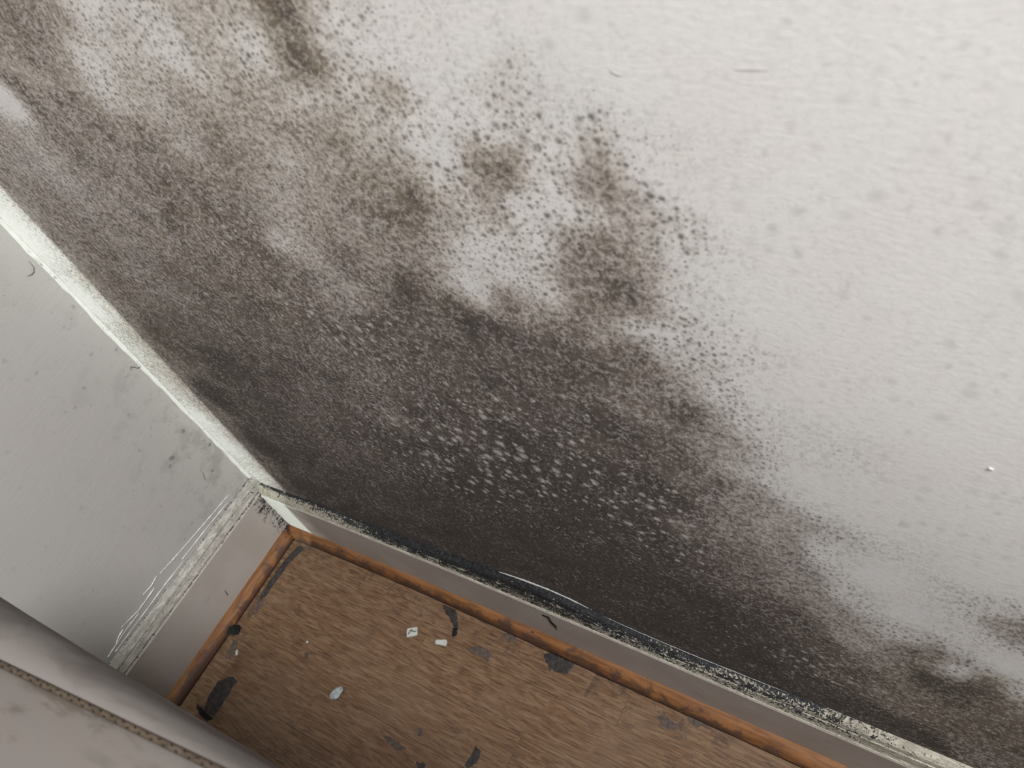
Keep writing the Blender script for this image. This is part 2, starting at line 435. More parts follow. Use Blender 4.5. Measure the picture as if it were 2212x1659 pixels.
# ------------------------------------------------------------------ right wall mould with shade mixed in: (y, z, density) in metres
#MOULD_BEGIN
MOULD_SHADE = [
    (0.331,0.829,0.86), (0.331,0.813,0.65), (0.379,0.827,0.76), (0.407,0.829,0.35), (0.423,0.83,0.06), (0.436,0.817,0.37), (0.477,0.821,0.24), (0.51,0.817,0.49), (0.539,0.824,0.47),
    (0.565,0.821,1.15), (0.587,0.823,1.1), (0.558,0.819,0.03), (0.551,0.805,0.03), (0.574,0.796,1.15), (0.577,0.79,1.15), (0.608,0.817,0.24), (0.63,0.818,0.19), (0.607,0.8,0.33),
    (0.627,0.798,0.03), (0.649,0.811,0.1), (0.279,0.79,0.54), (0.352,0.803,0.67), (0.382,0.797,0.14), (0.376,0.787,0.23), (0.388,0.77,0.26), (0.272,0.771,0.85), (0.235,0.765,0.05),
    (0.291,0.756,0.61), (0.437,0.796,0.37), (0.479,0.802,0.16), (0.498,0.79,0.39), (0.533,0.799,0.25), (0.433,0.774,0.42), (0.465,0.769,0.52), (0.514,0.776,0.57), (0.546,0.776,0.5),
    (0.575,0.777,0.05), (0.604,0.78,0.26), (0.631,0.777,0.88), (0.578,0.76,0.63), (0.606,0.761,0.33), (0.632,0.768,0.11), (0.649,0.783,0.03), (0.669,0.797,0.09), (0.696,0.802,0.03),
    (0.655,0.766,0.14), (0.164,0.712,0.51), (0.229,0.72,0.45), (0.279,0.728,0.8), (0.338,0.735,0.74), (0.389,0.742,0.8), (0.425,0.736,0.45), (0.464,0.742,0.71), (0.497,0.744,0.54),
    (0.515,0.735,0.37), (0.54,0.737,0.56), (0.572,0.745,0.74), (0.593,0.743,0.37), (0.612,0.741,0.5), (0.633,0.751,0.14), (0.648,0.744,0.03), (0.678,0.754,0.03), (0.675,0.737,0.99),
    (0.682,0.735,1.15), (0.149,0.649,0.68), (0.254,0.686,0.63), (0.313,0.691,0.67), (0.362,0.704,0.84), (0.39,0.699,0.87), (0.416,0.693,0.79), (0.449,0.696,0.68), (0.495,0.72,0.58),
    (0.502,0.706,0.38), (0.512,0.695,0.6), (0.542,0.702,0.51), (0.565,0.701,0.74), (0.596,0.718,0.76), (0.613,0.71,1.15), (0.592,0.69,1.08), (0.635,0.728,0.2), (0.634,0.712,0.42),
    (0.649,0.717,0.29), (0.665,0.713,0.7), (0.166,0.612,0.75), (0.238,0.623,0.66), (0.306,0.643,0.73), (0.355,0.65,0.83), (0.407,0.657,0.92), (0.445,0.667,0.82), (0.456,0.656,0.31),
    (0.485,0.656,0.38), (0.512,0.656,0.87), (0.551,0.677,0.56), (0.563,0.664,0.65), (0.592,0.676,0.6), (0.619,0.687,0.52), (0.632,0.678,0.1), (0.655,0.685,0.17), (0.623,0.646,0.06),
    (0.633,0.636,0.07), (0.136,0.545,0.83), (0.232,0.576,0.78), (0.286,0.575,0.89), (0.359,0.6,0.91), (0.429,0.633,0.95), (0.449,0.617,0.9), (0.476,0.613,0.69), (0.502,0.609,0.49),
    (0.543,0.635,0.71), (0.562,0.63,1.15), (0.586,0.648,0.9), (0.601,0.646,0.48), (0.125,0.472,0.99), (0.211,0.494,0.92), (0.299,0.529,0.88), (0.219,0.452,1.08), (0.362,0.545,0.91),
    (0.419,0.559,0.9), (0.461,0.558,0.88), (0.514,0.582,1.03), (0.56,0.603,0.93), (0.592,0.619,0.86), (0.605,0.613,1.15), (0.626,0.609,1.15), (0.619,0.57,0.99), (0.569,0.566,0.95),
    (0.51,0.538,0.96), (0.439,0.505,0.86), (0.35,0.477,0.94), (0.296,0.475,0.96), (0.115,0.361,1.15), (0.22,0.397,1.01), (0.292,0.414,0.96), (0.369,0.448,0.93), (0.444,0.474,0.97),
    (0.457,0.458,0.77), (0.489,0.457,1.02), (0.556,0.494,0.98), (0.54,0.456,0.97), (0.614,0.532,0.98), (0.662,0.564,1.0), (0.702,0.586,1.05), (0.723,0.609,0.98), (0.735,0.596,0.84),
    (0.128,0.259,1.15), (0.227,0.302,1.03), (0.311,0.338,0.96), (0.396,0.39,0.98), (0.458,0.393,1.03), (0.514,0.395,1.06), (0.589,0.464,1.1), (0.645,0.504,1.01), (0.69,0.533,1.04),
    (0.721,0.555,0.76), (0.721,0.519,0.99), (0.753,0.557,1.01), (0.735,0.497,0.93), (0.772,0.54,0.62), (0.141,0.153,1.15), (0.269,0.219,1.06), (0.358,0.246,1.05), (0.447,0.294,1.07),
    (0.53,0.355,1.14), (0.598,0.405,1.1), (0.653,0.446,1.07), (0.689,0.444,1.09), (0.723,0.442,1.08), (0.759,0.48,0.82), (0.785,0.52,0.36), (0.788,0.477,0.62), (0.247,0.127,1.15),
    (0.328,0.127,1.15), (0.423,0.176,1.15), (0.517,0.257,1.15), (0.592,0.322,1.09), (0.651,0.365,1.09), (0.696,0.377,1.09), (0.739,0.404,0.88), (0.77,0.423,0.76), (0.799,0.453,0.54),
    (0.81,0.428,0.66), (0.482,0.159,1.15), (0.588,0.214,1.15), (0.656,0.282,1.15), (0.707,0.319,1.07), (0.751,0.342,0.98), (0.787,0.368,0.81), (0.815,0.381,0.53), (0.835,0.431,0.13),
    (0.63,0.157,1.15), (0.688,0.196,1.15), (0.743,0.264,1.14), (0.782,0.297,1.02), (0.813,0.314,0.99), (0.842,0.338,0.58), (0.857,0.383,0.19), (0.705,0.142,1.15), (0.758,0.193,1.15),
    (0.803,0.237,1.06), (0.838,0.272,0.98), (0.862,0.305,0.4), (0.89,0.347,0.24), (0.89,0.38,0.05), (0.914,0.4,0.11), (0.937,0.427,0.16), (0.949,0.41,0.69), (0.931,0.37,0.13),
    (0.775,0.114,1.15), (0.822,0.179,1.03), (0.86,0.244,0.95), (0.887,0.282,0.67), (0.907,0.321,0.91), (0.905,0.282,1.15), (0.926,0.314,0.03), (0.94,0.292,1.07), (0.953,0.307,1.15),
    (0.966,0.313,0.07), (0.955,0.353,0.03), (0.863,0.154,1.08), (0.898,0.21,0.8), (0.931,0.228,0.91), (0.96,0.255,0.97), (0.974,0.262,0.86), (0.914,0.143,1.15), (0.954,0.175,0.89),
    (0.982,0.205,0.85), (0.974,0.152,0.88), (0.723,0.811,0.03), (0.725,0.78,0.08), (0.742,0.801,0.03), (0.708,0.795,0.22), (0.703,0.772,0.25), (0.731,0.762,0.03), (0.74,0.757,0.4),
    (0.739,0.745,0.53), (0.732,0.734,1.03), (0.74,0.729,1.15), (0.722,0.744,0.03), (0.702,0.728,0.03), (0.683,0.712,0.03), (0.752,0.751,0.03), (0.759,0.739,0.03), (0.748,0.719,0.3),
    (0.757,0.718,0.67), (0.765,0.734,0.03), (0.765,0.707,0.25), (0.777,0.73,0.03), (0.712,0.709,0.03), (0.729,0.714,0.03), (0.692,0.687,0.03), (0.676,0.664,0.25), (0.66,0.665,0.1),
    (0.709,0.687,0.71), (0.725,0.694,1.15), (0.734,0.691,0.68), (0.704,0.669,0.66), (0.721,0.669,0.86), (0.741,0.673,0.87), (0.752,0.687,0.42), (0.703,0.651,0.95), (0.726,0.652,1.15),
    (0.738,0.655,1.15), (0.753,0.665,0.03), (0.766,0.687,0.07), (0.686,0.648,0.03), (0.663,0.635,0.27), (0.649,0.632,1.15), (0.675,0.629,0.61), (0.7,0.627,0.82), (0.715,0.627,0.56),
    (0.675,0.609,0.9), (0.653,0.594,0.95), (0.7,0.603,0.91), (0.734,0.636,0.03), (0.753,0.633,0.23), (0.773,0.663,0.11), (0.789,0.682,0.08), (0.766,0.614,0.36), (0.78,0.589,0.24),
    (0.789,0.632,0.15), (0.808,0.661,0.03), (0.804,0.597,0.07), (0.794,0.563,0.19), (0.815,0.558,0.1), (0.813,0.508,0.12), (0.829,0.606,0.03), (0.827,0.515,0.03), (0.84,0.741,0.03),
    (0.87,0.783,0.03), (0.877,0.698,0.03), (0.884,0.607,0.03), (0.867,0.51,0.03), (0.912,0.535,0.03), (0.932,0.467,0.03), (0.871,0.422,0.03), (0.788,0.781,0.03), (0.808,0.8,0.03),
    (0.823,0.762,0.03), (0.851,0.649,0.03), (0.891,0.806,0.03), (0.914,0.651,0.03), (0.774,0.81,0.03), (0.907,0.577,0.03), (0.802,0.725,0.03), (0.821,0.702,0.03), (0.759,0.785,0.03),
    (0.025,0.95,0.12), (0.025,0.68,0.05), (0.025,0.6,0.05), (0.025,0.5,0.08), (0.025,0.42,0.26), (0.025,0.34,0.28), (0.025,0.27,0.12), (0.025,0.21,0.1), (0.025,0.15,0.22),
    (0.06,0.95,0.2), (0.06,0.68,0.1), (0.06,0.6,0.16), (0.06,0.5,0.28), (0.06,0.42,0.46), (0.06,0.34,0.48), (0.06,0.27,0.34), (0.06,0.21,0.28), (0.06,0.15,0.36),
    (0.086,0.15,1.0), (0.086,0.21,0.95), (0.086,0.27,0.92), (0.086,0.34,0.88), (0.086,0.42,0.82), (0.086,0.5,0.74), (0.086,0.6,0.62), (0.086,0.68,0.6), (1.2,0.9,0.03),  # dense row draws the light strip's shaded edge into the mould
    (1.2,0.6,0.03), (1.2,0.4,0.1), (1.2,0.2,0.8), (0.3,1.0,0.55), (0.1,0.95,0.6), (0.7,1.0,0.2),
]
#MOULD_END
# warm (olive) tint and pale flecks: (y, z, radius y, radius z, amount)
WARM = [(.55, .80, .30, .16, .9), (.10, .50, .10, .25, .6), (.95, .25, .10, .10, .8), (.35, .62, .15, .12, .5), (.25,.80,.2,.1,.6)]
DOTTY = [(.70, .74, .14, .10, 1.0), (.55, .78, .12, .08, .5), (.93, .30, .10, .06, .6)]      # colonies standing apart
PALE = [(.58, .44, .16, .10, 1.0), (.50, .38, .14, .08, .9), (.70, .40, .07, .08, .9), (.47, .56, .10, .05, .7), (.85, .22, .15, .05, .6), (.42, .66, .1, .06, .45)]

# ------------------------------------------------------------------ structure: walls
def axis(lo, hi, step, extra):
    a = list(np.arange(lo, hi + 1e-6, step))
    return a + extra
ys = axis(-.0, 1.10, .006, [1.3, 1.8, 3.0])
zs = axis(0.0, 0.94, .006, [1.2, 1.7, 2.4])
def wallA_fn(y, z):
    return (0.0007 * nz(y * 6, z * 6, 1.3) * min(1, y * 8) , y, z)
me, nf = slab_grid('wall_right', ys, zs, wallA_fn, (-.1, 0, 0))
co = np.zeros(len(me.vertices) * 3); me.vertices.foreach_get('co', co); co = co.reshape(-1, 3)
P = np.array(MOULD_SHADE)
dens = np.zeros(len(co))
for i0 in range(0, len(co), 4000):
    c = co[i0:i0 + 4000]
    d2 = (c[:, 1:2] - P[None, :, 0]) ** 2 + (c[:, 2:3] - P[None, :, 1]) ** 2
    w = 1.0 / (d2 + .0002) ** 2.2
    dens[i0:i0 + 4000] = (w * P[None, :, 2]).sum(1) / w.sum(1)
attr(me, 'mould', dens)  # mould density, partly shade painted as darker growth
def blobs(tab):
    r_ = np.zeros(len(co))
    for (y, z, ry, rz, a) in tab:
        r_ = np.maximum(r_, a * np.exp(-(((co[:, 1] - y) / ry) ** 2 + ((co[:, 2] - z) / rz) ** 2)))
    return r_
attr(me, 'warm', blobs(WARM)); attr(me, 'pale', blobs(PALE)); attr(me, 'dotty', blobs(DOTTY))
wall_right = tag(link('wall_right', me, M['mould']), 'white painted wall covered with black and brown mould, on the right', 'wall', kind='structure')

xs = list(np.arange(0, .5, .01)) + [.7, 1.2, 2.4]
zb = list(np.arange(0, .95, .01)) + [1.2, 1.7, 2.4]
me, _ = slab_grid('wall_left', xs, zb, lambda x, z: Bp(x, .0012 * nz(x * 5, z * 5, 4.1) * min(1, x * 6), z), (0, -.1, 0))
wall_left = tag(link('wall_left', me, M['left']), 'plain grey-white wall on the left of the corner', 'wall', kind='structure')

# unseen wall and door added to cut the lamp light to a corner strip
wf = link('wall_blocker', box_mesh('wall_blocker', (2.40, .92, 0), (2.50, 3.0, 2.4)), M['plain'])
tag(wf, 'unseen plain wall added to block lamp light beside the slit', 'wall', kind='structure')
lint = link('wall_blocker', box_mesh('wall_blocker_lintel', (2.40, .07, 2.0), (2.50, .92, 2.4)), M['plain'])
tag(lint, 'unseen piece of plain wall above the added door', 'wall', kind='structure')
dr = link('door_blocker', box_mesh('door_blocker', (2.42, .1055, .005), (2.46, .92, 1.998), .002), M['door'])
tag(dr, 'unseen white door added to shape the corner light strip', 'door', kind='structure')
hd = link('door_handle', tube('door_handle', [(2.42, .16, 1.02), (2.385, .16, 1.02), (2.375, .175, 1.02), (2.375, .27, 1.02)], .009, 8), M['steel'], dr)
tag(hd, 'steel handle on the added door')

# ------------------------------------------------------------------ floor: a dark bed with laminate strips
fl = link('floor', box_mesh('floor', (0, 0, -.06), (2.4, 3.0, -.0082)), M['sub'])
tag(fl, 'brown oak-effect laminate floor with dark grime', 'floor', kind='structure')
ROW = [-.0, .0745, .1345, .1945, .2545, .3145, .3745, .4345, .4945]
def plank(x0, x1, y0, y1, dz):
    g = .00009
    me_ = box_mesh('plank', (x0 + g, y0 + g, -.008), (x1 - g, y1 - g, dz), .0002)
    link('plank', me_, M['plank'], fl)
ENDS = {0: [.0, .62, 1.25], 1: [.0, .335, .95], 2: [.0, .52, 1.1], 3: [0, .23, .86], 4: [.0, .44, 1.0], 5: [0, .3, .8], 6: [0, .5, 1.2], 7: [0, .3, .9]}
for i in range(8):
    e = ENDS[i] + [1.9, 2.5, 3.0]
    for a, b in zip(e[:-1], e[1:]):
        plank(ROW[i], ROW[i + 1], a, b, random.uniform(-.00006, .00006))
x = .4945
while x < 2.39:
    x1 = min(x + .19, 2.4); off = random.uniform(.3, 1.1)
    for a, b in ((0, off), (off, off + 1.2), (off + 1.2, 3.0)):
        plank(x, x1, a, b, 0)
    x = x1

# ------------------------------------------------------------------ skirting boards
def smooth_fn(tab, deg):
    c = np.polyfit([p[0] for p in tab], [p[1] for p in tab], deg)
    return lambda q: float(np.polyval(c, q))
WOB_TOP = [(0, -.010), (.05, -.008), (.1546, -.001), (.26, .004), (.3624, .0095), (.42, .015), (.476, .022), (.5325, .027), (.565, .023), (.60, .012), (.65, .005), (.70, .002), (.838, .003), (.95, .0), (1.1, -.004)]
WOB_FACE = [(0, -.001), (.06, -.001), (.16, .002), (.30, .008), (.40, .004), (.45, .008), (.566, .012), (.67, .005), (.707, .007), (.774, -.005), (.838, -.008), (.889, -.012), (1.1, -.016)]
WOB_BEAD = [(0, -.002), (.0368, -.002), (.1047, .004), (.326, .008), (.539, .006), (.696, .005), (.86, -.003), (1.1, -.006)]
wfc, wbd = smooth_fn(WOB_FACE, 3), smooth_fn(WOB_BEAD, 3)
def wt(q): return sum(float(np.interp(q + o_, [p[0] for p in WOB_TOP], [p[1] for p in WOB_TOP])) for o_ in (-.02, -.01, 0, .01, .02)) / 5
def wfloor(y): return -.004 * math.exp(-((y - .28) / .22) ** 2) + .002 * min(1, max(0, (y - .55) / .3))

# profile: (offset from wall, height, kind) kind 0 = follows the top, 1 = follows the face edge, 2 = fixed
PROF = [(.0, .1200, 0), (.0035, .1200, 0), (.0065, .1190, 0), (.0088, .1165, 0), (.0100, .1140, .25), (.0090, .1133, .3), (.0090, .1124, .35), (.0106, .1117, .4), (.0113, .1090, .6), (.0122, .1065, 1),
        (.0130, .1045, 1), (.0122, .1036, 1), (.0118, .1028, 1), (.0134, .1022, 1), (.0151, .1010, 1), (.0151, .0990, 1), (.0151, .08, 1.5), (.0151, .06, 2), (.0151, .03, 2), (.0151, .0, 2)]
def prof_dense():
    out = []
    for (a, b) in zip(PROF[:-1], PROF[1:]):
        n = max(1, int(math.hypot(a[0] - b[0], a[1] - b[1]) / .0016)) if a[1] > .098 else 4
        for k in range(n):
            s = k / n
            out.append(tuple(a[i] + (b[i] - a[i]) * s for i in range(3)))
    out.append(PROF[-1])
    return out
PD = prof_dense()
def interp(tab, q):
    return float(np.interp(q, [t_[0] for t_ in tab], [t_[1] for t_ in tab]))
# black growth: strength along the board (y) for the two zones - wall gap line and moulding band
G_LINE = [(0, .55), (.03, .9), (.10, 1), (.3, .95), (.55, .95), (.8, .95), (.84, .75), (.87, .3), (.95, .15), (1.2, .1)]
G_BAND = [(0, .25), (.10, .36), (.2, .62), (.27, .88), (.33, 1.0), (.42, 1.02), (.50, 1.02), (.58, .95), (.66, .80), (.74, .70), (.80, .64), (.86, .46), (.92, .18), (1.2, .05)]
def skirt_mesh(name, along, ptf, hfun, growth, scale_off):
    verts, gr, mo, cl = [], [], [], []
    for s in along:
        for (o_, z_, k_) in PD:
            verts.append(ptf(s, o_ * scale_off, hfun(s, z_, k_)))
            gr.append(growth(s, o_, z_))
            mo.append(1.0 if z_ > .1012 else 0.0)
            cl.append(max(0.0, min(1.0, (.115 - s + .02 * nz(s * 40, z_ * 60, 8)) / .03)))  # mask of the lamp sliver painted as paler paint near the corner
    n = len(PD); faces = []
    for i in range(len(along) - 1):
        for j in range(n - 1):
            faces.append((i * n + j, i * n + j + 1, (i + 1) * n + j + 1, (i + 1) * n + j))
    # back and end caps
    b0 = len(verts)
    for s in along:
        verts.append(ptf(s, 0, 0)); gr.append(0); mo.append(0); cl.append(0)
    for i in range(len(along) - 1):
        faces.append((i * n, (i + 1) * n, b0 + i + 1, b0 + i))
        faces.append((i * n + n - 1, b0 + i, b0 + i + 1, (i + 1) * n + n - 1))
    faces.append(tuple(range(n)) + (b0,))
    e = (len(along) - 1) * n
    faces.append(tuple(range(e + n - 1, e - 1, -1)) + (b0 + len(along) - 1,))
    me_ = mesh(name, verts, faces)
    attr(me_, 'growth', gr); attr(me_, 'lit_end', cl if name == 'baseboard_right' else [0.0] * len(cl)); attr(me_, 'moulding', mo)
    return me_
def hA(s, z, k):
    if k <= 1:
        return z + wt(min(s, 1.1)) * (1 - k) + wfc(min(s, 1.1)) * k
    return z + wfc(min(s, 1.1)) * max(0, 2 - k)
def gA(s, o, z):
    line = max(0, 1 - max(0, o - .002) / .006) * interp(G_LINE, s)
    u = max(0, min(1, (.120 - z) / .018))
    band = interp(G_BAND, s) * max(0, 1.12 - .75 * u) if z > .1028 else interp(G_BAND, s) * .12 * (z > .1005)
    corner = .5 * max(0, 1 - s / .05) * (1 if z < .1 else .4)
    return max(line, band, corner)
alA = list(np.arange(0, 1.12, .004)) + [1.4, 2.0, 3.0]
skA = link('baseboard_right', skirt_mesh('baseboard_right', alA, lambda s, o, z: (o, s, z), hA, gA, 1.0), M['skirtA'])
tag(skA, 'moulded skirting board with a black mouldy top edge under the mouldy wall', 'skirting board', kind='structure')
def hB(s, z, k):
    return z + (.0018 if k <= 1 else .0018 * max(0, 2 - k)) + .0006 * nz(s * 9, z * 20, 2)
def gB(s, o, z):
    c = .62 * max(0, 1 - (s - DA) / .035) if z < .1 else .30 * max(0, 1 - s / .09)
    ln = .46 * (1 - min(1, s / .3) * .35) if (o < .003 or abs(z - .1032) < .0012 or abs(z - .1128) < .0010) else 0
    return max(c, ln)
alB = list(np.arange(.0, .50, .004)) + [.8, 1.4, 2.4]
skB = link('baseboard_left', skirt_mesh('baseboard_left', alB, Bp, hB, gB, DB / DA), M['skirtB'])
tag(skB, 'moulded white skirting board with flaking paint along the left wall', 'skirting board', kind='structure')

# quarter-round beads
def bead_mesh(name, along, ptf, d0, c, hf, cf):
    N = 9
    verts, al, ar = [], [], []
    for s in along:
        h_, c_ = BH + hf(s), c + cf(s)
        for k in range(N):
            a = math.pi / 2 * k / (N - 1)
            wob = 1 + .03 * nz(s * 30, k, 3)
            verts.append(ptf(s, d0 + c_ * math.sin(a) * wob, h_ * math.cos(a) * wob if k < N - 1 else -.0))
            al.append(s); ar.append(k / (N - 1))
        verts.append(ptf(s, d0 - .002, 0)); al.append(s); ar.append(0)
        verts.append(ptf(s, d0 - .002, h_)); al.append(s); ar.append(0)
    n = N + 2; faces = []
    for i in range(len(along) - 1):
        for j in range(n):
            j2 = (j + 1) % n
            faces.append((i * n + j, i * n + j2, (i + 1) * n + j2, (i + 1) * n + j))
    faces.append(tuple(range(n))); e = (len(along) - 1) * n
    faces.append(tuple(range(e, e + n))[::-1])
    me_ = mesh(name, verts, faces, smooth=True)
    attr(me_, 'along', al); attr(me_, 'around', ar)
    return me_
def clampf(fn): return lambda s: fn(min(s, 1.1))
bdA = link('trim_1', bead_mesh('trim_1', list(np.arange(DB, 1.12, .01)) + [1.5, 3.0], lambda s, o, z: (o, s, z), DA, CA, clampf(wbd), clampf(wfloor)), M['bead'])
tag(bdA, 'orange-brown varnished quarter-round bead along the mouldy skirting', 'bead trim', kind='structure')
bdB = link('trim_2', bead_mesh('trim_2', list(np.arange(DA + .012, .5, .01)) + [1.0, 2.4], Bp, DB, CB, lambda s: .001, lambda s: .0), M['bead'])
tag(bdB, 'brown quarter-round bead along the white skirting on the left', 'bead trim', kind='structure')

# ------------------------------------------------------------------ corner filler: irregular fillet where the walls meet
verts, faces = [], []
zz = list(np.arange(.112, 1.0, .006)) + [1.3, 2.0, 2.4]
NS = 7
for z in zz:
    ra = .004 + .0015 * nz(1.1, z * 14, .3)
    rb = .0042 + .0014 * nz(5.1, z * 22, .3) + .0014 * nz(5.1, z * 70, .3)
    ra = max(ra, .004); rb = max(rb, .003)
    for k in range(NS):
        s = k / (NS - 1)
        q = (1 - s)
        x_ = rb * q ** 2; y_ = ra * s ** 2       # concave curve from the left wall to the right wall
        p = Bp(x_, y_, z)
        lip = .0011 * (1 if 0 < k < NS - 1 else .2)
        verts.append((max(p[0], 0) + lip, p[1] + lip, z))
    verts.append((-.002, -.002, z))
n = NS + 1
for i in range(len(zz) - 1):
    for j in range(n):
        j2 = (j + 1) % n
        faces.append((i * n + j, i * n + j2, (i + 1) * n + j2, (i + 1) * n + j))
faces.append(tuple(range(n))); faces.append(tuple((len(zz) - 1) * n + k for k in range(n))[::-1])
cf = link('corner_filler', mesh('corner_filler', verts, faces, smooth=True), M['caulk'], wall_left)
tag(cf, 'bright white filler bead in the corner')

# dried paint ridges and drips on the left wall just above its skirting
RIDGES = [[(.042, .134), (.09, .1375), (.134, .1415), (.16, .144), (.182, .147)], [(.05, .1265), (.10, .129), (.15, .1305)],
          [(.187, .149), (.20, .146), (.215, .148)], [(.20, .139), (.235, .1375), (.262, .1435)], [(.236, .134), (.262, .1345), (.30, .131)],
          [(.15, .1265), (.19, .1275), (.23, .1268), (.29, .1262)], [(.262, .139), (.273, .1375), (.281, .134)]]
for i, rd in enumerate(RIDGES):
    pts = []
    for a, b in zip(rd[:-1], rd[1:]):
        for k in range(8):
            s = k / 8
            pts.append(Bp(a[0] + (b[0] - a[0]) * s, .0006, a[1] + (b[1] - a[1]) * s + .0005 * nz(i * 3.3 + a[0] * 300 + k * .9, 0, 0)))
    pts.append(Bp(rd[-1][0], .0006, rd[-1][1]))
    tp = [.35 + .65 * abs(nz(k * .5, i * 2.1, 0)) * 2 * math.sin(math.pi * (k + .5) / len(pts)) ** .5 for k in range(len(pts))]
    link('paint_ridge', tube('paint_ridge', pts, .0011, 6, tp), M['ridge'], wall_left)
# torn lip of paint on the right wall above the black edge
def lip(pts2, rad):
    pts = []
    for a, b in zip(pts2[:-1], pts2[1:]):
        for k in range(10):
            s = k / 10
            y_ = a[0] + (b[0] - a[0]) * s
            pts.append((.0016, y_, a[1] + (b[1] - a[1]) * s + .0005 * nz(y_ * 160, 1, 2)))
    tp = [max(.25, math.sin(math.pi * (k + .5) / len(pts)) ** .5) * (.8 + .4 * nz(k * .7, rad * 999, 1)) for k in range(len(pts))]
    o_ = link('torn_paint_edge', tube('torn_paint_edge', pts, rad, 6, tp, 1.5), M['torn'], wall_right)
    tag(o_, 'pale torn paint lip above the black edge')
lip([(.462, .1415), (.4759, .1440), (.50, .1470), (.5325, .1487), (.56, .1455), (.585, .1385)], .0013)
lip([(.60, .1330), (.64, .1272), (.704, .1238), (.76, .1242), (.80, .1250)], .00045)

# ------------------------------------------------------------------ bed at the lower left
def bed():
    root = bpy.data.objects.new('bed', None); COL.objects.link(root)
    root.location = (.73, 1.2, 0)
    OFF = Vector((-.73, -1.2, 0))
    tag(root, 'grey-beige bed edge with a brown stitched binding, at the lower left', 'bed')
    X1, Y0, Y1, ZT = 1.19, .295, 2.15, .60
    def xs_(y): return .2965 - .028 * min(y, .8)             # soft side, slightly out of line
    def ins(y): return max(.009, min(.040, .0325 - .085 * (y - .40)))
    NSD = 60
    def ring(k, z, rad=.03, nseg=6):
        """k = 0 outermost line, 1 = binding, above 1 further inwards"""
        pts = []
        e = k if k <= 1 else 1
        extra = max(0, k - 1)
        IN = .03 * e + extra
        # near long side, from far end to the wall end
        def xl(y): return xs_(y) + ins(y) * e + extra
        y0, y1, x1 = Y0 + IN, Y1 - IN, X1 - IN
        for i in range(NSD + 1):
            y = y1 - rad + (y0 + rad - (y1 - rad)) * i / NSD
            pts.append((xl(y), y, z))
        cxx, cyy = xl(y0 + rad) + rad, y0 + rad
        for i in range(1, nseg + 1):
            t_ = math.pi + .5 * math.pi * i / nseg
            pts.append((cxx + rad * math.cos(t_), cyy + rad * math.sin(t_), z))
        for i in range(nseg + 1):
            t_ = 1.5 * math.pi + .5 * math.pi * i / nseg
            pts.append((x1 - rad + rad * math.cos(t_), y0 + rad + rad * math.sin(t_), z))
        for i in range(nseg + 1):
            t_ = .5 * math.pi * i / nseg
            pts.append((x1 - rad + rad * math.cos(t_), y1 - rad + rad * math.sin(t_), z))
        cxx = xl(y1 - rad) + rad
        for i in range(nseg):
            t_ = .5 * math.pi + .5 * math.pi * i / nseg
            pts.append((cxx + rad * math.cos(t_), y1 - rad + rad * math.sin(t_), z))
        return pts
    def loft(name, secs, mat, wob, cap0, cap1):
        verts, faces = [], []
        for k, z in secs:
            rg = ring(k, z)
            n_ = len(rg)
            for (a, b, c) in rg:
                w = wob * nz(a * 14, b * 14, c * 14)
                verts.append(Vector((a + w, b, c + (w if z > .4 else 0))) + OFF)
        for i in range(len(secs) - 1):
            for j in range(n_):
                j2 = (j + 1) % n_
                faces.append((i * n_ + j, i * n_ + j2, (i + 1) * n_ + j2, (i + 1) * n_ + j))
        if cap0: faces.append(tuple(range(n_)))
        if cap1: faces.append(tuple(range((len(secs) - 1) * n_, len(secs) * n_)))
        return link(name, mesh(name, verts, faces, smooth=True), M[mat], root)
    loft('border_panel', [(1, ZT - .001), (.80, ZT - .002), (.50, ZT - .009), (.22, ZT - .021), (.05, ZT - .037), (0, ZT - .055), (.06, ZT - .09), (.2, ZT - .14),
                          (.15, ZT - .19), (.3, ZT - .22), (.7, ZT - .235), (.9, ZT - .24)], 'mside', .0010, False, True)
    loft('top_panel', [(1.001, ZT - .002), (1.010, ZT + .003), (1.03, ZT + .008), (1.07, ZT + .013), (1.16, ZT + .017), (1.26, ZT + .018)], 'mtop', .0016, False, True)
    loft('divan_base', [(1, .360), (.85, .355), (.8, .34), (.8, .02), (.9, .0)], 'mside', 0.0, True, True)
    rg = [Vector(p) + OFF for p in ring(1, ZT + .0008)]
    tp = link('binding_tape', tube('binding_tape', rg + [rg[0]], .0019, 8, None, .8), M['tape'], root)
    tag(tp, 'brown stitched binding tape')
    st = mesh('stitch', [(-.0005, -.0012, 0), (.0005, -.0012, 0), (.0005, .0012, 0), (-.0005, .0012, 0),
                         (-.0003, -.0008, .0006), (.0003, -.0008, .0006), (.0003, .0008, .0006), (-.0003, .0008, .0006)],
              [(0, 1, 2, 3), (4, 5, 6, 7), (0, 1, 5, 4), (1, 2, 6, 5), (2, 3, 7, 6), (3, 0, 4, 7)])
    st.materials.append(M['stitch'])
    y = .40; k = 0
    while y < .70:
        o_ = link('stitch', st, None, tp)
        o_.location = Vector((xs_(y) + ins(y) + (.0008 if k % 2 else -.0008), y, ZT + .0020)) + OFF
        o_.rotation_euler = (0, 0, random.uniform(-.3, .3))
        y += .0046; k += 1
    return root
bed()

